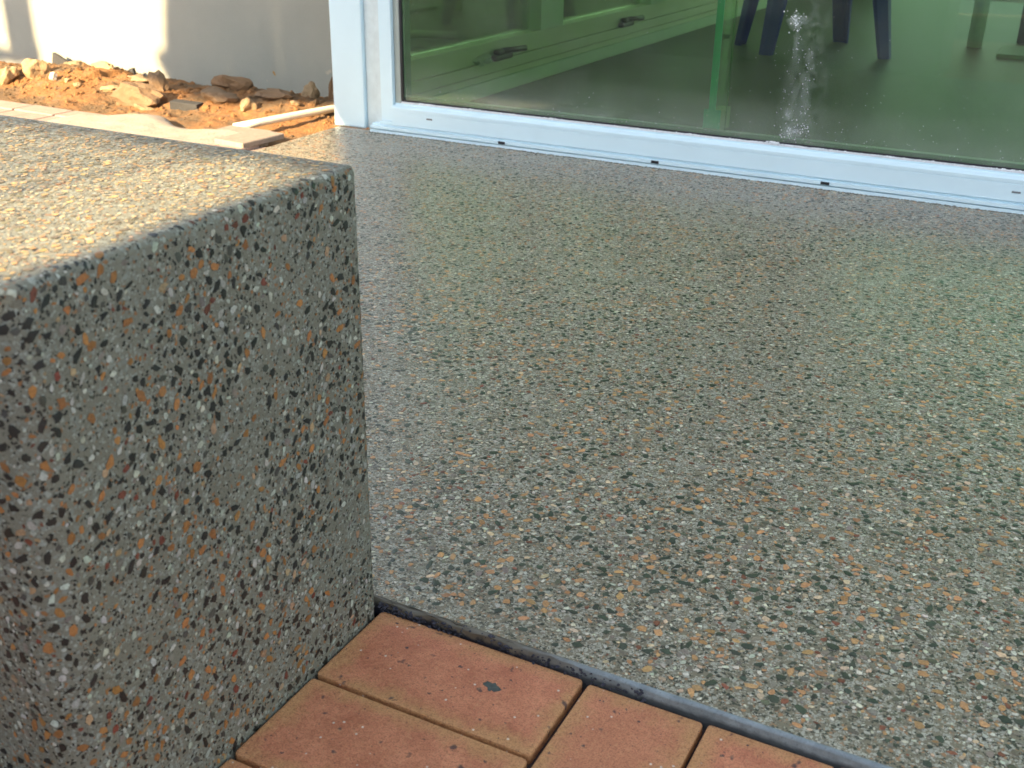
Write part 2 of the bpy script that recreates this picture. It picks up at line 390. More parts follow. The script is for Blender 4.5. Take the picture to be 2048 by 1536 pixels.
def chips_to_mesh(name, pts, cen, col, mat, parent):
    """pts (n,nv,3) rim, cen (n,3) slightly proud centre"""
    n, nv, _ = pts.shape
    V = np.concatenate([pts, cen[:, None, :]], 1).reshape(-1, 3)
    base = (np.arange(n)*(nv+1))[:, None]
    idx = np.arange(nv)[None, :]
    Fc = np.stack([base+idx, base+(idx+1) % nv, np.broadcast_to(base+nv, (n, nv))], -1).reshape(-1, 3)
    me = bpy.data.meshes.new(name)
    me.vertices.add(len(V)); me.vertices.foreach_set('co', V.astype(np.float32).ravel())
    me.loops.add(Fc.size); me.loops.foreach_set('vertex_index', Fc.astype(np.int32).ravel())
    me.polygons.add(len(Fc)); me.polygons.foreach_set('loop_start', np.arange(0, Fc.size, 3, dtype=np.int32))
    me.polygons.foreach_set('loop_total', np.full(len(Fc), 3, dtype=np.int32))
    me.polygons.foreach_set('use_smooth', np.ones(len(Fc), dtype=bool))
    me.update(calc_edges=True)
    a = me.color_attributes.new('Col', 'FLOAT_COLOR', 'POINT')
    c4 = np.concatenate([np.repeat(col, nv+1, 0), np.ones((n*(nv+1), 1))], 1).astype(np.float32)
    a.data.foreach_set('color', c4.ravel()); me.materials.append(mat)
    o = bpy.data.objects.new(name, me); COL.objects.link(o)
    if parent: o.parent = parent
    return o
PAL = [(.58,.55,.42), (.50,.27,.12), (.60,.44,.28), (.055,.068,.048), (.24,.085,.05), (.22,.19,.15), (.13,.125,.085)]
def slab_sizes(n):
    k = RNG.choice(7, n, p=[.40,.14,.07,.18,.05,.09,.07])
    lo = np.array([.0016,.0028,.0026,.0022,.0024,.0024,.0022])[k]*.85; hi = np.array([.0042,.0070,.006,.0074,.0056,.0062,.006])[k]
    return .82*(lo+(hi-lo)*RNG.uniform(0, 1, n)**2.2), k
def slab_sample(n):
    return np.stack([RNG.uniform(SX0+.004, 2.0, n), RNG.uniform(.010, SY1-.02, n)], 1)
P, r, k = scatter(215000, slab_sizes, slab_sample)
# paste-rich band along the front edge and thin patches
edge_keep = np.clip((P[:, 1]-.006-(r*.7))/.05, .0, 1)**.6
keepm = RNG.uniform(0, 1, len(r)) < np.where(P[:, 1] < .06, .25+.75*edge_keep, .97)
pn = np.array([noise.noise(Vector((x*3.2, y*3.2, 5)))+.5*noise.noise(Vector((x*9, y*9, 1))) for x, y in P])
keepm &= (RNG.uniform(0, 1, len(r)) > np.clip((pn-.02)*1.4, 0, .45))
keepm &= ~((P[:, 0] < -.02) & (P[:, 1] < .0))
P, r, k = P[keepm], r[keepm], k[keepm]
X, Y, col = chip_polys(P, r, k, PAL, dark_idx=(3, 6))
zr = SLAB_Z+.0003+RNG.uniform(0, .0003, len(r))
pts = np.stack([X, Y, np.broadcast_to(zr[:, None], X.shape)], -1)
cen = np.stack([P[:, 0], P[:, 1], zr+.00025+.02*r], -1)
dist = np.hypot(P[:, 0]-CAM.x, P[:, 1]-CAM.y)
vis = (P[:, 0] > -.05) & (P[:, 0] < .95) & (P[:, 1] < .8)
score = np.where(vis, r/(dist**2+.4), 0); top = np.argsort(-score)[:298]
rest = np.ones(len(r), bool); rest[top] = False
tag(chips_to_mesh('embedded_stones', pts[rest], cen[rest], col[rest], M_CHIP, patio), kind='stuff')
for i in top: chips_to_mesh('stone', pts[i:i+1], cen[i:i+1], col[i:i+1], M_CHIP, patio)

# ------------------------------------------------------------------ low wall (honed aggregate concrete, rounded edges)
BH = .470; BR = .006
def block_outline():
    """list of (x, y, nx, ny, s) of the outline INSET by BR"""
    segs = []
    R1, R2 = .030, .012; y0, y1, xr, xl = -.386, -.004, 0.0, -2.6
    pts = []
    def add(x, y, nx, ny): pts.append((x, y, nx, ny))
    for t in np.linspace(0, 1, 40): add(xl+(xr-R1-xl)*t**.6, y0, 0, -1)
    for a in np.linspace(-PI/2, 0, 9)[1:]: add(xr-R1+R1*math.cos(a), y0+R1+R1*math.sin(a), math.cos(a), math.sin(a))
    for t in np.linspace(0, 1, 20)[1:]: add(xr, y0+R1+(y1-R2-y0-R1)*t, 1, 0)
    for a in np.linspace(0, PI/2, 7)[1:]: add(xr-R2+R2*math.cos(a), y1-R2+R2*math.sin(a), math.cos(a), math.sin(a))
    for t in np.linspace(0, 1, 20)[1:]: add(xr-R2+(xl-xr+R2)*t, y1, 0, 1)
    A = np.array(pts); s = np.r_[0, np.cumsum(np.hypot(*np.diff(A[:, :2], axis=0).T))]
    return A, s
OA, OS = block_outline()
def block_map(s, t, lift):
    """s along outline, t up the face then over the arris; returns 3D"""
    x = np.interp(s, OS, OA[:, 0]); y = np.interp(s, OS, OA[:, 1]); nx = np.interp(s, OS, OA[:, 2]); ny = np.interp(s, OS, OA[:, 3])
    nl = np.hypot(nx, ny); nx = nx/nl; ny = ny/nl
    x = x-nx*BR; y = y-ny*BR
    h = BH-BR
    a = np.clip((t-h)/BR, 0, PI/2); over = np.maximum(t-h-BR*PI/2, 0)
    rr = BR+lift
    off = np.where(t < h, rr, rr*np.cos(a)) - over
    z = np.where(t < h, t, h+rr*np.sin(a))
    return np.stack([x+nx*off, y+ny*off, z], -1)
def build_block():
    ts = [-.03, .1, .25, .4, BH-BR]+[BH-BR+BR*PI/2*q/6 for q in range(1, 7)]
    verts = []; faces = []; n = len(OS)
    for t in ts: verts += block_map(OS, np.full(n, t), 0.0).tolist()
    for j in range(len(ts)-1):
        for i in range(n-1): faces.append((j*n+i, j*n+i+1, (j+1)*n+i+1, (j+1)*n+i))
    j = len(ts)-1
    faces.append(tuple(j*n+i for i in range(n)))
    faces.append(tuple(q*n for q in range(len(ts)))[::1]); faces.append(tuple(q*n+n-1 for q in range(len(ts)))[::-1])
    root = empty('low_wall', (0, -.2, 0))
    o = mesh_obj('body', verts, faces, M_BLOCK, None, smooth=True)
    o.data.polygons[len(faces)-3].use_smooth = False
    adopt(o, root)
    return root
block = build_block()
tag(block, 'low honed concrete wall with rounded edges and dark and orange stones, beside the brick paving', 'wall')
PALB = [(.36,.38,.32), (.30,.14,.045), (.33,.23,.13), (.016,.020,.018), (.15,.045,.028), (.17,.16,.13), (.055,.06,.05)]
def blk_sizes(n):
    k = RNG.choice(7, n, p=[.31,.14,.04,.37,.03,.03,.08])
    lo = np.array([.0012,.0015,.0015,.0012,.0015,.0018,.0012])[k]; hi = np.array([.0037,.0048,.0044,.0047,.0044,.0042,.0044])[k]
    return lo+(hi-lo)*RNG.uniform(0, 1, n)**2.8, k
s0 = OS[0]; sr0 = np.interp(-.45, OA[:40, 0], OS[:40])
s_far = OS[np.argmax(OA[:, 3] > .99)]
def blk_sample(n): return np.stack([RNG.uniform(sr0, s_far+.05, n), RNG.uniform(.0, BH+.006, n)], 1)
P, r, k = scatter(21000, blk_sizes, blk_sample, keep=.98)
pn = np.array([noise.noise(Vector((x*9, y*9, 5)))+.6*noise.noise(Vector((x*24, y*24, 1))) for x, y in P])
km = RNG.uniform(0, 1, len(r)) > np.clip((pn+.06)*1.4, 0, .7)
P, r, k = P[km], r[km], k[km]
X, Y, col = chip_polys(P, r, k, PALB, ang0=PI*.42, ang_jit=.8, asp=(1.05, 2.0), dark_idx=(3, 6))
lift = .0003+RNG.uniform(0, .0003, len(r))
pts = block_map(X, Y, np.broadcast_to(lift[:, None], X.shape)); cen = block_map(P[:, 0], P[:, 1], lift+.0002)
side_s = (P[:, 0] > np.interp(0, OA[:60, 0], OS[:60])-.02) & (P[:, 1] > .03)
score = np.where(side_s, r, 0); topi = np.argsort(-score)[:298]
rest = np.ones(len(r), bool); rest[topi] = False
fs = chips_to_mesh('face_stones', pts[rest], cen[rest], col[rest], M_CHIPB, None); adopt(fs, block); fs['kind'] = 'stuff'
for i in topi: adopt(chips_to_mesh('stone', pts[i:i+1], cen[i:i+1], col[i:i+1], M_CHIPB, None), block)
def top_sample(n): return np.stack([RNG.uniform(-1.3, -.012, n), RNG.uniform(-.374, -.014, n)], 1)
P, r, k = scatter(26000, lambda n: (lambda a: (a[0]*.62, a[1]))(slab_sizes(n)), top_sample, keep=.82)
X, Y, col = chip_polys(P, r, k, [(.44,.38,.26), (.44,.29,.13), (.48,.36,.21), (.17,.15,.10), (.28,.17,.09), (.31,.25,.16), (.24,.195,.125)])  # palette lightened and warmed, painting a sunlit glow into the top stones
zr = BH+.0003+RNG.uniform(0, .0003, len(r))
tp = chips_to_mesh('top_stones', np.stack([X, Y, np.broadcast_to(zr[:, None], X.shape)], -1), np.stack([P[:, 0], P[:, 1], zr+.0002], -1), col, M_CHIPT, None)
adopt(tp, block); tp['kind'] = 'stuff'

# ------------------------------------------------------------------ clay brick paving (basket weave), bricks are parts of the paving
paving = empty('brick_paving', (0, 0, 0)); tag(paving, kind='structure')
def brick_proto():
    bm = bmesh.new(); add_box(bm, -.1158, .1158, -.0576, .0576, -.05, 0)
    vert = [e for e in bm.edges if abs(e.verts[0].co.z-e.verts[1].co.z) > .02]
    bmesh.ops.bevel(bm, geom=vert, offset=.004, segments=3, profile=.5, affect='EDGES')
    tope = [e for e in bm.edges if e.verts[0].co.z > -.001 and e.verts[1].co.z > -.001]
    bmesh.ops.bevel(bm, geom=tope, offset=.0022, segments=2, profile=.6, affect='EDGES')
    return bm_obj('brick', bm, M_BRICK, paving, smooth=False)
bp = brick_proto(); first = True
def place_brick(cx, cy, rot):
    global first
    o = bp if first else bp.copy()
    if not first: COL.objects.link(o); o.parent = paving
    first = False
    o.location = (cx, cy, RNG.uniform(-.0012, .0008)); o.rotation_euler = (RNG.normal(0, .004), RNG.normal(0, .003), rot+RNG.normal(0, .004))
    s = RNG.uniform(.990, 1.0); o.scale = (s, s, 1)
MOD = .2365
for i in range(-5, 8):
    for j in range(-6, 0):
        x0 = .001+i*MOD; y0 = j*MOD
        if x0+MOD < .01 and y0 > -.40-MOD: 
            if y0+MOD > -.40+.01: continue
        if x0 < -.01 and y0+MOD/2 > -.40: continue
        if (i+j) % 2 == 1:
            for q in (0, 1): place_brick(x0+.1165, y0+.0585+q*.119, 0)
        else:
            for q in (0, 1): place_brick(x0+.0585+q*.119, y0+.1175, PI/2)
# crumbs of dark mortar in the joint between bricks and slab, near the low wall
def crumbs(name, n, xs, ys, zs, rr, mat, flat=.6, seed=1):
    bm = bmesh.new(); rg = random.Random(seed)
    for _ in range(n):
        t = rg.random(); x = xs(t, rg); y = ys(x, rg); z = zs(x, rg); s = rr(x, rg)
        mt = Matrix.Translation((x, y, z)) @ Matrix.Rotation(rg.uniform(0, 6), 4, 'Z') @ Matrix.Diagonal((s*rg.uniform(.7, 1.6), s, s*flat, 1))
        res = bmesh.ops.create_icosphere(bm, subdivisions=1, radius=1)
        for v in res['verts']:
            v.co *= rg.uniform(.7, 1.2)
        bmesh.ops.transform(bm, matrix=mt, verts=res['verts'])
    return bm_obj(name, bm, mat)
c1 = crumbs('mortar_crumbs', 520, lambda t, g_: .0+.30*t**1.6, lambda x, g_: g_.gauss(.0+(.005*math.exp(-((x-.115)/.02)**2)), .0018), lambda x, g_: .002+g_.uniform(-.008, .007)+(.003 if abs(x-.115) < .02 else 0),
            lambda x, g_: g_.uniform(.0005, .0022), M_DARKC, .7, 3)
c1.parent = patio; c1['kind'] = 'stuff'
c2 = crumbs('mortar_crumbs', 60, lambda t, g_: .24+1.2*t, lambda x, g_: g_.gauss(-.0045, .0015), lambda x, g_: -.006+g_.uniform(-.004, .002),
            lambda x, g_: g_.uniform(.0004, .0011), M_DARKC, .7, 4)
c2.parent = patio; c2['kind'] = 'stuff'
M_BLOT = simple('blot_cement', (.07,.085,.075), .8, .3, 200)
# mortar blot on the first brick
bl = crumbs('mortar_blot', 14, lambda t, g_: .159+.010*g_.gauss(0, .4), lambda x, g_: -.053+g_.gauss(0, .0022), lambda x, g_: .0003, lambda x, g_: g_.uniform(.0025, .0048), M_BLOT, .15, 9)
tag(bl, 'small dark mortar blot stuck on the brick nearest the slab and low wall corner', 'mortar blot')

# ------------------------------------------------------------------ house: glazed front
YS = 1.957                                   # front of the sill track
house = empty('house', (0, 2.0, 0))
tag(house, 'house corner with white framed full height green glazing standing on the patio slab', 'house')
H = lambda o: adopt(o, house)
X1 = 3.2                                     # right end of the glazing, outside the frame
post = H(box('corner_post', -1.478, -1.366, 1.985, 2.10, SLAB_Z, 2.55, M_WHITE, bev=.004))
H(box('corner_post_return', -1.3655, -1.326, 1.999, 2.10, SLAB_Z, 2.55, M_WHITE2, bev=.002))
H(box('jamb', -1.3255, -1.300, 1.990, 2.06, SLAB_Z+.022, 2.30, M_WHITE2, bev=.001))
H(box('rail_end', -1.2990, -1.2560, 1.966, 2.04, .0377, .0455, M_WHITE))
H(box('stile', -1.2975, -1.256, 1.972, 2.045, .046, 2.22, M_WHITE, bev=.0015))
H(box('stile_reveal', -1.2555, -1.236, 1.985, 2.045, .100, 2.2, M_REVEAL, bev=.001))
# sill track with grooves
def extr_x(name, prof, x0, x1, mat, nseg=60, wob=0):
    bm = bmesh.new(); rows = []
    for i in range(nseg+1):
        x = x0+(x1-x0)*i/nseg
        rows.append([bm.verts.new((x, y, z)) for (y, z) in prof])
    m_ = len(prof)
    for A, B in zip(rows, rows[1:]):
        for q in range(m_): bm.faces.new((A[q], A[(q+1) % m_], B[(q+1) % m_], B[q]))
    bm.faces.new(rows[0][::-1]); bm.faces.new(rows[-1])
    bmesh.ops.recalc_face_normals(bm, faces=bm.faces)
    return H(bm_obj(name, bm, mat))
extr_x('sill_track', [(YS, .008), (YS, .0200), (YS+.012, .0200), (YS+.012, .0232), (YS+.001, .0232), (YS+.001, .0318), (YS+.014, .0318), (YS+.014, .0355), (YS+.018, .0360), (2.09, .0375), (2.09, .008)], -1.330, X1, M_WHITE, 4)
extr_x('bottom_rail', [(YS+.0085, .038), (YS+.0085, .0775), (YS+.0100, .0780), (YS+.0100, .0798), (YS+.0085, .0803), (YS+.0085, .0885), (YS+.0115, .0915), (1.984, .0955), (1.984, .100), (2.05, .100), (2.05, .038)], -1.2555, X1, M_WHITE, 4)
extr_x('glazing_ledge', [(1.9845, .1003), (1.9845, .1035), (1.9895, .1045), (1.9895, .1003)], -1.2355, X1, M_SILIC, 4)
extr_x('gasket', [(1.9899, .1003), (1.9899, .1085), (1.9935, .1085), (1.9935, .1003)], -1.2355, X1, M_BLACK, 4)
H(box('side_gasket', -1.2357, -1.229, 1.987, 1.997, .109, 2.2, M_BLACK))
gl = H(box('glass_pane', -1.2285, X1, 1.9945, 2.0005, .1005, 2.2, M_GLASS))
extr_x('inner_bead', [(2.002, .1003), (2.002, .117), (2.024, .117), (2.024, .1003)], -1.2355, X1, M_WHITE2, 4)
for (x, y, z) in ((-.888, YS-.0002, .0375), (-.431, YS-.0002, .0355), (.015, YS-.0002, .0325)):
    H(box('weep_slot', x-.0105, x+.0105, YS-.0004, YS+.0008, .0240, .0312, M_BLACK))
for (x, z) in ((-1.128, .0668), (.447, .0600)):
    H(box('weep_slot', x-.0095, x+.0095, YS+.0079, YS+.0084, z-.0022, z+.0022, simple('slot_shadow_plate', (.16,.18,.2), .5)))
H(box('head_frame', -1.3255, X1, 1.972, 2.06, 2.2, 2.30, M_WHITE, bev=.002))
H(box('front_wall', -1.326, X1, 1.99, 2.12, 2.303, 2.75, M_HOUSE))
H(box('eave', -1.80, X1, 1.62, 2.12, 2.753, 2.93, M_WHITE))
H(box('roof', -1.80, X1+.4, 1.58, 8.2, 2.933, 3.03, M_TIMBER))
H(box('ceiling', -1.44, X1, 2.123, 7.8, 2.62, 2.70, M_CEIL))
H(box('back_wall', -1.44, -.9, 7.6, 7.75, 0.0, 2.61, M_CEIL))
H(box('back_wall', 2.9, X1+.1, 7.6, 7.75, 0.0, 2.61, M_CEIL))
H(box('right_wall', X1+.003, X1+.1, 1.99, 3.2, 0, 2.61, M_CEIL))
H(box('right_wall', X1+.003, X1+.1, 5.8, 7.59, 0, 2.61, M_CEIL))
# glass fin behind the butt joint
fin = H(box('glass_fin', -.3165, -.3025, 2.0285, 2.150, .118, 2.2, M_FIN))
H(box('fin_edge', -.3185, -.3005, 2.0255, 2.0280, .1175, 2.2, M_TEAL))
H(box('fin_foot', -.3300, -.2850, 2.0245, 2.0252, .1172, .165, M_TEAL))
H(box('fin_foot', -.3270, -.2960, 2.0290, 2.150, .1005, .155, simple('fin_shoe', (.40,.46,.28), .5)))
H(box('joint_line', -.2650, -.2625, 2.0008, 2.0014, .118, 2.2, simple('clear_silicone_line', (.25,.38,.22), .4)))

# left side of the house: low awning windows
def side_wall():
    xi, xo = -1.334, -1.44
    M_IN = simple('inside_frame_cream', (.62,.62,.44), .5, .05, 8)
    M_IN2 = simple('inside_skirting_white', (.56,.66,.50), .5, .05, 8)
    H(box('skirting', xi, xi+.012, 2.11, 7.55, SLAB_Z+.001, .060, M_IN2))
    H(box('window_base', xo, xi-.001, 2.11, 7.55, -.05, .080, M_IN))
    H(box('window_sill', xo, xi+.004, 2.11, 7.55, .083, .120, M_IN, bev=.002))
    H(box('window_rail', xo+.02, xi-.006, 2.11, 7.55, .1215, .186, M_IN, bev=.002))
    gaps = [(2.205, 3.130), (3.330, 4.300), (4.500, 5.450), (5.65, 6.55)]
    prev = 2.105
    for a, b_ in gaps:
        H(box('mullion', xo+.02, xi-.004, prev, a, .1865, 2.2, M_IN2, bev=.002))
        w_ = H(box('window', xo+.045, xo+.051, a+.001, b_-.001, .187, 1.2, M_GLASS2))
        prev = b_
    H(box('mullion', xo+.02, xi-.004, prev, 7.55, .1865, 2.2, M_IN2, bev=.002))
    H(box('upper_wall', xo, xi-.002, 2.105, 7.55, 1.203 if False else 2.203, 2.61, M_CEIL))
    for a, b_ in gaps:
        H(box('transom', xo+.021, xi-.005, a+.0005, b_-.0005, 1.202, 1.25, M_IN2))
        H(box('window', xo+.045, xo+.051, a+.001, b_-.001, 1.2515, 2.199, M_GLASS2))
    for yc in (2.80, 3.98):
        wd = H(box('window_winder', xi-.004, xi+.022, yc-.075, yc+.055, .1205, .140, M_BRONZE, bev=.006))
        adopt2 = box('winder_hub', xi+.0, xi+.030, yc-.065, yc-.015, .1405, .160, M_BRONZE, bev=.008); adopt2.parent = wd
        t = tube('winder_handle', [(xi+.026, yc-.03, .155), (xi+.030, yc+.05, .150), (xi+.028, yc+.13, .146)], [.009, .010, .012], M_BRONZE); t.parent = wd
side_wall()
infl = box('interior_floor', -1.32, X1, 2.0902, 7.6, -.04, SLAB_Z-.001, M_INFL); tag(infl, kind='structure')

# cloth on the sill
def rock_mesh(name, sz, mat, seed, sub=3, rough=.35, facet=.0):
    bm = bmesh.new(); bmesh.ops.create_icosphere(bm, subdivisions=sub, radius=1)
    rg = random.Random(seed); off = Vector((rg.uniform(0, 50), rg.uniform(0, 50), rg.uniform(0, 50)))
    planes = [(Vector((rg.gauss(0, 1), rg.gauss(0, 1), rg.gauss(0, 1))).normalized(), rg.uniform(.55, .85)) for _ in range(9)]
    for v in bm.verts:
        p = v.co.copy()
        for n_, d_ in planes:
            e = p.dot(n_)-d_
            if e > 0: p -= n_*e
        p *= 1+rough*noise.noise(p*1.6+off)+rough*.35*noise.noise(p*5+off)+rough*.16*noise.noise(p*13+off)
        v.co = Vector((p.x*sz[0], p.y*sz[1], p.z*sz[2]))
    return bm_obj(name, bm, mat)
cl = rock_mesh('cloth', (.035, .055, .018), M_CLOTH, 5, rough=.5); cl.location = (-1.332, 2.665, .135)
tag(cl, 'crumpled pale cloth on the window sill beside the nearest brown winder', 'cloth')

# plaster flecks on the glass and crumbs on the ledge (dirt that belongs to the pane)
def flecks():
    bm = bmesh.new(); rg = random.Random(21)
    def disc(x, z, s):
        n = 6; a0 = rg.uniform(0, 6)
        vs = [bm.verts.new((x+s*rg.uniform(.5, 1.2)*math.cos(a0+2*PI*q/n), 1.9938-rg.uniform(0, .0004), z+s*rg.uniform(.5, 1.4)*math.sin(a0+2*PI*q/n))) for q in range(n)]
        bm.faces.new(vs)
    for _ in range(38): disc(rg.gauss(-.112, .012), rg.gauss(.400, .012), abs(rg.gauss(.0006, .0008))+.0003)
    for _ in range(16): disc(rg.gauss(-.100, .006), rg.uniform(.30, .39), rg.uniform(.0004, .0014))
    for _ in range(70): disc(rg.gauss(-.062, .010), rg.uniform(.13, .34), rg.uniform(.0003, .0013))
    for _ in range(70): disc(rg.gauss(-.105, .022), rg.uniform(.11, .34), rg.uniform(.0003, .0011))
    for _ in range(45): disc(rg.gauss(-.090, .020), rg.gauss(.135, .016), rg.uniform(.0004, .0020))
    for _ in range(260): disc(rg.uniform(-1.2, .7), .112+abs(rg.gauss(0, .05)), rg.uniform(.0003, .0009))
    for _ in range(90): disc(rg.uniform(-1.2, .7), rg.uniform(.13, .45), rg.uniform(.0003, .0008))
    return H(bm_obj('plaster_flecks', bm, M_CRUMB))
flecks()['kind'] = 'stuff'
def smear_mat():
    m, nt, b = newmat('thin_plaster_smear'); out = nt.nodes['Material Output']; c = coord(nt)
    b.inputs['Base Color'].default_value = (.75,.80,.78,1); b.inputs['Roughness'].default_value = .8
    uv = N(nt, 'ShaderNodeVertexColor'); uv.layer_name = 'Col'
    n = math_(nt, 'MULTIPLY', tex_noise(nt, c, 70, 6, .75), tex_noise(nt, c, 400, 4, .7))
    a = math_(nt, 'MULTIPLY', ramp(nt, n, [(.16, g(.06)), (.42, g(1))]), uv.outputs[0])
    nt.links.new(a, b.inputs['Alpha']); return m
M_SMEAR = smear_mat()
def smears():
    verts = []; faces = []; cols = []; rg = random.Random(3)
    spots = [(-.112, .398, .013, .012, .95), (-.098, .405, .018, .008, .5), (-.104, .350, .005, .035, .35), (-.100, .300, .010, .03, .16), (-.066, .235, .010, .09, .22), (-.100, .22, .022, .08, .13),
             (-.104, .178, .009, .011, .75), (-.092, .135, .022, .014, .55), (-.078, .140, .012, .006, .8), (-.085, .17, .03, .05, .16), (-.9, .125, .12, .022, .20), (-.6, .120, .14, .016, .16)]
    for k_, (x, z, sx_, sz_, a) in enumerate(spots):
        b0 = len(verts); y = 1.9936-.00008*k_; n = 20
        verts.append((x, y, z)); cols.append((a, a, a, 1))
        for rr, aa in ((.5, .55), (1.0, 0)):
            for q in range(n):
                t = 2*PI*q/n; w_ = 1+.35*noise.noise(Vector((math.cos(t)*1.5, math.sin(t)*1.5, k_*3)))
                verts.append((x+sx_*1.7*rr*w_*math.cos(t), y, max(.109, z+sz_*1.7*rr*w_*math.sin(t)))); cols.append((a*aa, a*aa, a*aa, 1))
        for q in range(n):
            p = (q+1) % n
            faces.append((b0, b0+1+q, b0+1+p)); faces.append((b0+1+q, b0+1+n+q, b0+1+n+p, b0+1+p))
    return H(mesh_obj('plaster_smear', verts, faces, M_SMEAR, cols=cols))
smears()['kind'] = 'stuff'
def ledge_crumbs(g_=None):
    rg = random.Random(5); cl_ = [rg.uniform(-1.2, .6) for _ in range(16)]+[-.13, -.10, -.07, -.02]
    def xs(t, q): return q.choice(cl_)+q.gauss(0, .018) if t < .75 else q.uniform(-1.2, .7)
    return crumbs('silicone_crumbs', 1000, xs, lambda x, q: q.uniform(1.983, 1.990), lambda x, q: .1040+q.uniform(-.001, .0015), lambda x, q: q.uniform(.0006, .0026), M_CRUMB, .55, 8)
o = ledge_crumbs(); H(o); o['kind'] = 'stuff'
sh = crumbs('glass_shard', 5, lambda t, q: -.150+.035*t, lambda x, q: q.uniform(1.982, 1.988), lambda x, q: .108, lambda x, q: q.uniform(.004, .008), M_CRUMB, .35, 12)
tag(sh, 'white crumpled scrap of plastic film on the door ledge below the plaster splash', 'plastic scrap')
# rough cement line where the slab meets the sill
o = crumbs('cement_crumbs', 1500, lambda t, q: -1.33+2.4*t, lambda x, q: YS-.001-abs(q.gauss(0, .0032))*(1+.9*math.sin(x*23)), lambda x, q: SLAB_Z+.0005, lambda x, q: q.uniform(.0010, .0030), simple('cement_line', (.17,.165,.14), .8, .3, 200), .6, 14)
o.parent = patio; o['kind'] = 'stuff'
o = crumbs('cement_crumbs', 160, lambda t, q: -1.478+.15*t, lambda x, q: 1.984-abs(q.gauss(0, .002)), lambda x, q: SLAB_Z+.0005, lambda x, q: q.uniform(.0010, .0030), M_CRUMB, .6, 15)
o.parent = patio; o['kind'] = 'stuff'; o.data.materials[0] = bpy.data.materials['cement_line']

# ------------------------------------------------------------------ plastic chair inside
def chair():
    root = empty('plastic_chair', (-.66, 4.52, 0))
    feet = [(-.985, 4.47), (-.765, 4.235), (-.545, 4.85), (-.28, 4.40)]
    cx = sum(p[0] for p in feet)/4; cy = sum(p[1] for p in feet)/4
    f0 = [(-.96, 4.50), (-.77, 4.24), (-.56, 4.86), (-.275, 4.41)]
    def lg(fx, fy):
        bm = bmesh.new(); rings = []
        tx, ty = cx+(fx-cx)*.78, cy+(fy-cy)*.78
        for t in (0, .5, 1):
            x = fx+(tx-fx)*t; y = fy+(ty-fy)*t; z = SLAB_Z-.001+.42*t; w_ = .036+.022*t
            d = Vector((cx-fx, cy-fy, 0)).normalized(); s = Vector((-d.y, d.x, 0))
            prof = [(-1, -.15), (-1, .15), (-.35, .75), (.35, .75), (1, .15), (1, -.15), (.25, .35), (-.25, .35)]
            rings.append([bm.verts.new((x+s.x*a*w_-d.x*(b_-.3)*w_*1.3, y+s.y*a*w_-d.y*(b_-.3)*w_*1.3, z)) for a, b_ in prof])
        n = 8
        for A, B in zip(rings, rings[1:]):
            for q in range(n): bm.faces.new((A[q], A[(q+1) % n], B[(q+1) % n], B[q]))
        bm.faces.new(rings[0][::-1]); bm.faces.new(rings[-1]); bmesh.ops.recalc_face_normals(bm, faces=bm.faces)
        return adopt(bm_obj('leg', bm, M_NAVY), root)
    for fx, fy in f0: lg(fx, fy)
    bm = bmesh.new(); ang = math.atan2(.36, -.27)
    ang = math.atan2(f0[2][1]-f0[0][1], f0[2][0]-f0[0][0])
    add_box(bm, -.24, .24, -.21, .21, .425, .45, .012)
    bmesh.ops.transform(bm, matrix=Matrix.Translation((cx, cy, 0)) @ Matrix.Rotation(ang, 4, 'Z'), verts=bm.verts)
    adopt(bm_obj('seat', bm, M_NAVY, smooth=False), root)
    bk = Matrix.Translation((cx, cy, 0)) @ Matrix.Rotation(ang, 4, 'Z')
    for q in range(5):
        bm = bmesh.new(); add_box(bm, -.20+q*.088, -.15+q*.088, .20, .215, .451, .80, .004)
        bmesh.ops.transform(bm, matrix=bk, verts=bm.verts); adopt(bm_obj('back_slat', bm, M_NAVY), root)
    bm = bmesh.new(); add_box(bm, -.23, .23, .195, .22, .801, .87, .01); bmesh.ops.transform(bm, matrix=bk, verts=bm.verts); adopt(bm_obj('backrest', bm, M_NAVY), root)
    tag(root, 'navy blue plastic chair standing on the concrete floor behind the green glass', 'chair')
chair()
ws = box('board', .15, .75, 4.70, 5.05, SLAB_Z, SLAB_Z+.018, simple('pale_board', (.22,.30,.24), .6)); ws.rotation_euler = (0, 0, 0)
tag(ws, 'pale flat board lying on the interior floor at the right behind the glass', 'board')
bm = bmesh.new(); add_box(bm, .185, .235, 5.3, 5.42, SLAB_Z, .55, .006)
tag(bm_obj('timber_offcut', bm, M_BRONZE), 'dark upright timber offcut standing inside behind the pale board', 'timber')
tp_ = tube('reflected_band', [(.02, 5.05, SLAB_Z), (.03, 5.05, 1.0), (.04, 5.05, 2.3)], .035, simple('reflection_pale_green', (.7,.75,.65), .6))  # added upright tube standing in for a pale band reflected in the glass
tag(tp_, 'slim pale upright added inside in place of a reflected band, right of the navy chair', 'reflection')

# ------------------------------------------------------------------ back: boundary wall, sand, pavers
bw = box('boundary_wall', -9, -1.62, 2.50, 2.62, -.2, 1.9, M_RENDER); tag(bw, 'grey cement rendered boundary wall standing behind the heap of orange sand', 'wall')
M_STAIN = simple('rust_stain', (.30,.17,.05), .9)
bm = bmesh.new()
vs = [bm.verts.new((-2.115+dx, 2.4988, .047+dz)) for dx, dz in ((0, .008), (.006, .002), (.010, -.010), (.004, -.009), (-.005, .002))]; bm.faces.new(vs)
o = bm_obj('mud_mark', bm, M_STAIN); o.parent = bw

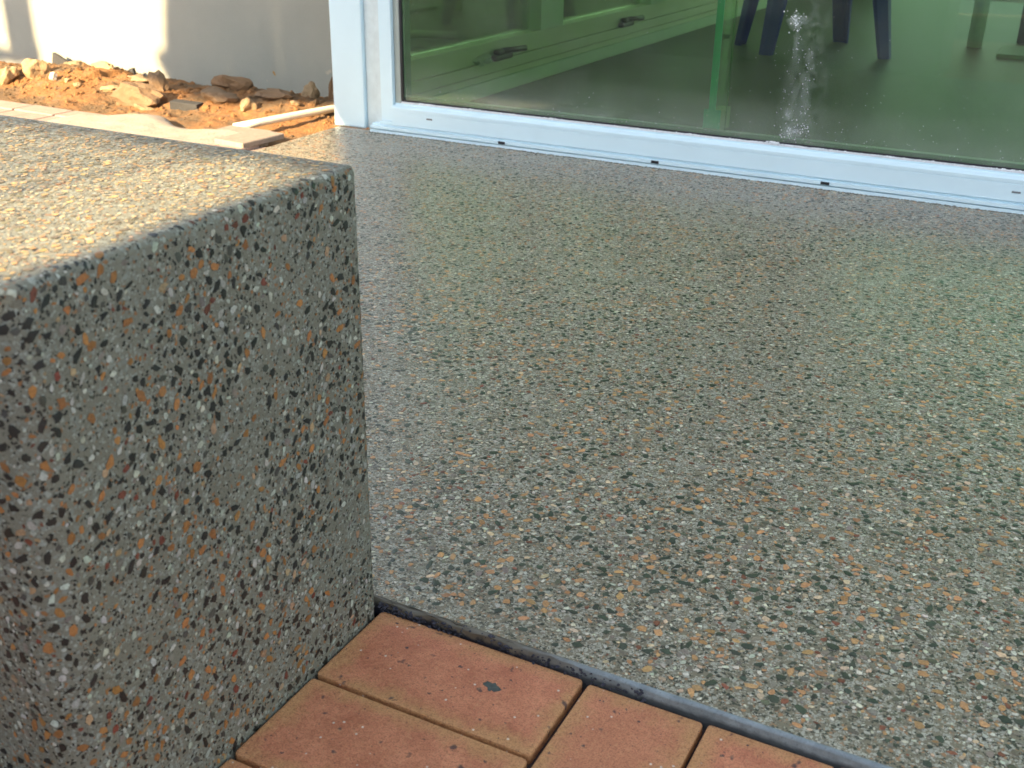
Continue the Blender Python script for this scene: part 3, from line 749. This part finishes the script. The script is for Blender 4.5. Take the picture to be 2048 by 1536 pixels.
def dirt():
    x0, x1, y0, y1 = -6.0, -1.458, 1.60, 2.52; nx, ny = 420, 110
    bm = bmesh.new(); rows = []
    def h(x, y):
        p = Vector((x, y, 0))
        base = -.030
        a = noise.noise(p*2.3+Vector((3, 1, 0)))*.020+noise.noise(p*7)*.012+noise.noise(p*21)*.009+noise.noise(p*60)*.004
        ridge = math.exp(-((y-2.28)/.16)**2)*(.030+.022*noise.noise(Vector((x*1.7, 9, 0)))+(.020 if x < -2.75 else 0))
        wall = -.006
        f = min(1, max(0, (y-1.86)/.12))
        z = base+(a+ridge)*f
        if x > -1.62: z -= .018*(x+1.62)/.16
        return z
    for j in range(ny+1):
        y = y0+(y1-y0)*j/ny
        rows.append([bm.verts.new((x0+(x1-x0)*(i/nx)**.6, y, h(x0+(x1-x0)*(i/nx)**.6, y))) for i in range(nx+1)])
    for A, B in zip(rows, rows[1:]):
        for i in range(nx): bm.faces.new((A[i], A[i+1], B[i+1], B[i]))
    return bm_obj('sand_heap', bm, M_DIRT, smooth=True), h
dm, HZ = dirt(); tag(dm, kind='structure')
# small crumbs of earth and grit
g1 = crumbs('grit', 2600, lambda t, q: -4.0+2.5*t, lambda x, q: min(2.49, q.gauss(2.2, .14)), lambda x, q: 0, lambda x, q: .0015+.010*q.random()**4, M_DIRT, .8, 30)
me = g1.data
for v in me.vertices: v.co.z += HZ(v.co.x, v.co.y)+.001
tag(g1, kind='stuff')
g2 = crumbs('clods', 150, lambda t, q: -3.6+2.1*t, lambda x, q: min(2.47, q.gauss(2.26, .10)), lambda x, q: 0, lambda x, q: .006+.012*q.random()**2, M_DIRT, .75, 33)
for v in g2.data.vertices: v.co.z += HZ(v.co.x, v.co.y)+.001
tag(g2, kind='stuff')

M_R = {n: simple('rock_'+n, c, .9, .18, 30, .8, 120, bdist=.004) for n, c in dict(cream=(.32,.22,.12), white=(.7,.62,.5), tan=(.17,.11,.062), brown=(.17,.10,.05), grey=(.20,.19,.17), slate=(.035,.036,.038), pale=(.26,.185,.105)).items()}
rocks = [ # x, y, size, mat, rotz, tilt, seed, label
 (-3.07, 2.13, (.040,.045,.050), 'cream', .3, .2, 1, 'rounded cream rock at the far left end of the sand heap'),
 (-2.965, 2.17, (.050,.032,.050), 'cream', .9, .3, 2, 'tall pale cream rock leaning just right of the leftmost rounded one'),
 (-2.86, 2.15, (.016,.016,.018), 'white', 0, 0, 3, 'small bright white stone in the sand in front of the sunlit wall patch'),
 (-2.80, 2.16, (.013,.012,.010), 'cream', 0, 0, 4, 'small cream pebble just right of the bright white stone'),
 (-2.735, 2.15, (.016,.013,.012), 'cream', .4, 0, 5, 'small yellowish pebble left of the flat cream stone'),
 (-2.61, 2.18, (.055,.030,.014), 'cream', -.1, 0, 6, 'flat cream stone lying left of the big tan rock'),
 (-2.60, 2.32, (.075,.030,.016), 'pale', .05, 0, 7, 'long pale stone lying behind the flat cream stone'),
 (-2.40, 2.11, (.125,.060,.052), 'tan', .15, .08, 8, 'largest tan rock, half buried in the sand in front of the wall'),
 (-2.44, 2.25, (.034,.030,.060), 'tan', .2, -.2, 9, 'pointed upright tan rock on top of the largest rock'),
 (-2.335, 2.07, (.050,.016,.009), 'pale', .4, .25, 10, 'thin pale sliver of stone leaning on the right of the largest rock'),
 (-2.10, 2.17, (.085,.055,.040), 'tan', -.1, .1, 11, 'broad tan rock in the sand left of the white pipe'),
 (-2.13, 2.30, (.080,.04,.034), 'brown', .35, .2, 12, 'brown sloping rock behind the broad tan rock near the wall'),
 (-1.935, 2.13, (.030,.022,.026), 'pale', .5, .3, 13, 'pale pointed stone right of the broad tan rock'),
 (-1.90, 2.24, (.080,.028,.022), 'tan', .1, 0, 14, 'long low tan stone behind the pale pointed stone'),
 (-1.875, 2.40, (.030,.024,.038), 'pale', .1, .1, 15, 'upright pale stone standing against the wall near the white post'),
 (-1.80, 2.21, (.016,.012,.010), 'pale', .1, .1, 16, 'tiny pale stone in the sand just behind the white pipe'),
 (-1.78, 2.40, (.018,.018,.050), 'brown', .1, .1, 17, 'narrow brown rock standing right beside the white post edge'),
 (-2.30, 1.975, (.030,.018,.008), 'tan', .1, 0, 18, 'flat buff stone in the sand in front of the largest rock'),
 (-3.00, 2.38, (.060,.035,.018), 'pale', .1, 0, 19, 'low buff stone at the foot of the wall behind the white stone'),
 (-2.83, 2.36, (.060,.025,.020), 'cream', .1, 0, 20, 'long cream rubble piece beneath the grey roof tile shards'),
]
for (x, y, s, mt, rz, ti, sd, lab) in rocks:
    o = rock_mesh('rock', s, M_R[mt], sd, 3, .35); o.location = (x, y, HZ(x, y)+s[2]*.45); o.rotation_euler = (ti*.5, ti, rz)
    tag(o, lab, 'rock', 'rocks and stones in the sand heap')
# grey tile shards by the wall: jagged slabs
def shard(loc, outline, th, rz, lab):
    bm = bmesh.new(); a = [bm.verts.new((x, 0, z)) for x, z in outline]; b_ = [bm.verts.new((x, th, z)) for x, z in outline]
    bm.faces.new(a); bm.faces.new(b_[::-1]); n = len(a)
    for q in range(n): bm.faces.new((a[q], b_[q], b_[(q+1) % n], a[(q+1) % n]))
    bmesh.ops.recalc_face_normals(bm, faces=bm.faces)
    o = bm_obj('tile_shard', bm, M_R['slate']); o.location = loc; o.rotation_euler = (-.1, 0, rz)
    return tag(o, lab, 'tile shard', 'broken grey tile shards at the wall')
shard((-3.09, 2.44, .018), [(-.10,-.04),(-.09,.028),(-.07,.022),(-.01,-.002),(.02,.004),(.07,-.012),(.085,-.004),(.10,-.02),(.10,-.05)], .014, .0, 'jagged grey tile shard rising to a point at the left of the sunlit wall patch')
shard((-2.83, 2.44, .008), [(-.09,-.04),(-.06,.008),(-.05,.004),(-.01,.010),(.0,.004),(.05,-.002),(.06,.008),(.075,.012),(.085,-.012),(.09,-.05)], .014, .0, 'jagged low grey tile shard at the middle of the sunlit wall patch')
gb = box('brick_piece', -.055, .055, -.02, .02, -.014, .014, M_R['slate'], bev=.002); gb.location = (-2.175, 2.10, HZ(-2.175, 2.10)+.010); gb.rotation_euler = (.05, .04, .12)
tag(gb, 'small dark grey piece of brick lying in the sand between two tan rocks', 'brick piece')

# white pipe
pp = tube('pipe', [(-1.765, 1.86, -.004), (-1.73, 1.93, .002), (-1.690, 2.06, .006), (-1.652, 2.20, .008), (-1.61, 2.34, .008), (-1.58, 2.47, .008)], .0120, M_PIPE, n=16)
tag(pp, 'white plastic pipe lying on the sand from the pavers to behind the post', 'pipe')
pq = tube('pipe', [(-2.85, 4.30, H0+.02), (-2.45, 4.42, H0+.02)], .02, M_PIPE)
tag(pq, 'short white pipe on the dark ground seen through the house side window', 'pipe')

# pale pavers on the far side of the low wall
path = empty('paver_path', (-2.2, 1.7, 0)); tag(path, kind='structure')
pb = box('paver_bed', -4.6, -1.60, 1.20, 1.815, -.055, -.022, M_MORTAR); adopt(pb, path)
pf = box('paver', -.044, .044, -.088, .088, -.02, .0, M_PAVER, bev=.003, seg=1); pf.parent = path
pbk = box('paver', -.0885, .0885, -.044, .044, -.02, .0, M_PAVER, bev=.003, seg=1); pbk.parent = path
fa = fb = True
def put(o, f, x, y):
    if not f: o = o.copy(); COL.objects.link(o); o.parent = path
    o.location = (x+2.2, y-1.7, RNG.uniform(-.001, .002)-.001); o.rotation_euler = (RNG.normal(0, .006), RNG.normal(0, .006), RNG.normal(0, .012))
for i in range(23):
    put(pf, fa, -2.495+.0915*(i-12), 1.612); fa = False
for i in range(23):
    put(pf, False, -2.495+.0915*(i-12)+.03, 1.428)
for i in range(13):
    put(pbk, fb, -2.28+.184*(i-11), 1.752); fb = False
# spilt cement smeared over the pavers
def spill():
    bm = bmesh.new(); nx, ny = 90, 26; rows = []
    for j in range(ny+1):
        v = j/ny; row = []
        for i in range(nx+1):
            t = i/nx; x = -2.33+.70*t
            ya = 1.45; yb = 1.80+.05*noise.noise(Vector((x*6, 4, 0)))+.035*math.sin(x*14)+.05*math.exp(-((x+2.03)/.13)**2)
            if t > .88: yb -= (t-.88)*.3
            if t < .06: yb -= (.06-t)*3
            y = ya+(yb-ya)*v
            e = min(1, (1-v)*6, t*10, (1-t)*10)
            z = -.012+.020*max(0, e)**.5+noise.noise(Vector((x*16, y*16, 0)))*.004*e+noise.noise(Vector((x*5, y*5, 2)))*.004*e
            row.append(bm.verts.new((x, y, z)))
        rows.append(row)
    for A, B in zip(rows, rows[1:]):
        for i in range(nx): bm.faces.new((A[i], A[i+1], B[i+1], B[i]))
    return bm_obj('cement_spill', bm, M_MORTAR, smooth=True)
cs = spill(); adopt(cs, path)
# loose pavers at the end
def loose(c, sx, sy, th, rz, z, lab, mat=M_PAVSIDE):
    o = box('loose_paver', -sx/2, sx/2, -sy/2, sy/2, 0, th, mat, bev=.0025, seg=1); o.location = (c[0], c[1], z); o.rotation_euler = (.0, .0, rz)
    return tag(o, lab, 'paver', 'loose pavers at the end of the path')
loose((-1.588, 1.720), .112, .172, .017, -.08, -.003, 'loose pale paver at the end of the path, touching the patio slab')
loose((-1.690, 1.815), .16, .075, .014, .0, -.010, 'loose pale paver lying behind the end paver, beside the white pipe')
loose((-1.535, 1.62), .10, .19, .012, -.06, -.022, 'thin pink paver half under the end paver along the slab edge', M_PAVER)

# ------------------------------------------------------------------ added screen, unseen behind the camera: openings cut to the wanted sunlit areas
def gobo():
    U = Vector((DH.y, -DH.x, 0)); O = DH*(-3.3); te = math.tan(SUN_EL)
    def proj(p):                                   # world point -> (u, z) on the screen along the sun's ray
        p = Vector(p); t = (p-O).dot(DH); return (p.dot(U), p.z+t*te)
    def poly(pts): return [proj(p) for p in pts]
    lit = []
    lit.append(poly([(-6,1.40,0),(-6,2.44,0),(-2.70,2.46,0),(-2.55,2.36,0),(-2.3,2.22,0),(-2.0,2.14,0),(-1.75,2.30,0),(-1.478,2.30,0),(-1.445,1.975,0),(-1.19,1.655,0),(-1.0,1.40,0),(-1.2,1.38,0)]))
    lit.append(poly([(-3.315,2.5,-.04),(-3.33,2.5,.10),(-3.335,2.5,1.5),(-2.60,2.5,1.5),(-2.605,2.5,.30),(-2.635,2.5,.10),(-2.675,2.5,.075),(-2.675,2.5,.05),(-2.62,2.5,-.04)]))
    lit.append(poly([(-4.6,2.5,.035),(-4.6,2.5,1.5),(-3.485,2.5,1.5),(-3.50,2.5,.035)]))
    # faint slots
    lit.append(poly([(-2.33,2.5,.0),(-2.33,2.5,.08),(-2.319,2.5,.08),(-2.319,2.5,.0)]))
    lit.append(poly([(-2.09,2.5,.05),(-2.09,2.5,.33),(-2.0795,2.5,.33),(-2.0795,2.5,.05)]))
    # top of the low wall
    lit.append(poly([(-1.4,-.37,BH),(-.30,-.382,BH),(-.013,-.382,BH),(-.013,-.026,BH),(-.35,-.020,BH),(-1.4,-.014,BH)]))
    def inside(u, v, pg):
        c = False; n = len(pg)
        for i in range(n):
            (x1, y1), (x2, y2) = pg[i], pg[(i+1) % n]
            if (y1 > v) != (y2 > v) and u < (x2-x1)*(v-y1)/(y2-y1)+x1: c = not c
        return c
    bb = [(min(p[0] for p in pg), max(p[0] for p in pg), min(p[1] for p in pg), max(p[1] for p in pg), pg) for pg in lit]
    u0, u1, z0, z1, du = -7.0, 6.0, -.05, 5.6, .01
    verts = []; faces = []; nz = int((z1-z0)/du); nu = int((u1-u0)/du)
    def quad(ua, ub, za, zb):
        for side in (0, -.018):
            b_ = len(verts)
            for (u, z) in ((ua, za), (ub, za), (ub, zb), (ua, zb)):
                p = O+U*u+DH*side; verts.append((p.x, p.y, z))
            faces.append((b_, b_+1, b_+2, b_+3))
    run_start = None; prevrow = None; acc = z0
    def row_runs(z):
        act = [t for t in bb if t[2] <= z <= t[3]]
        if not act: return ((0, nu),)
        runs = []; st = None
        ia = max(0, int((min(t[0] for t in act)-u0)/du)-2); ib = min(nu, int((max(t[1] for t in act)-u0)/du)+3)
        st = 0 if ia > 0 else None
        for i in range(ia, ib):
            u = u0+(i+.5)*du
            hit = any(not ((t[4] is lit[3] or t[4] is lit[4]) and int(z/du) % 2) and t[0] <= u <= t[1] and inside(u, z, t[4]) and not (t[4] is lit[-1] and u < -.12 and (i % 4) >= 3) for t in act)
            if not hit and st is None: st = i
            if hit and st is not None: runs.append((st, i)); st = None
        if st is not None: runs.append((st, nu))
        return tuple(runs)
    cur = None; zs = z0
    for j in range(nz+1):
        z = z0+j*du; rr = row_runs(z+du/2) if j < nz else None
        if rr != cur:
            if cur is not None:
                for a, b_ in cur: quad(u0+a*du, u0+b_*du, zs, z)
            cur = rr; zs = z
    return mesh_obj('gobo', verts, faces, M_TIMBER)
ho = gobo(); tag(ho, 'tall pale grey screen added unseen behind the viewer, its openings cut to shape the sunlight', 'gobo')
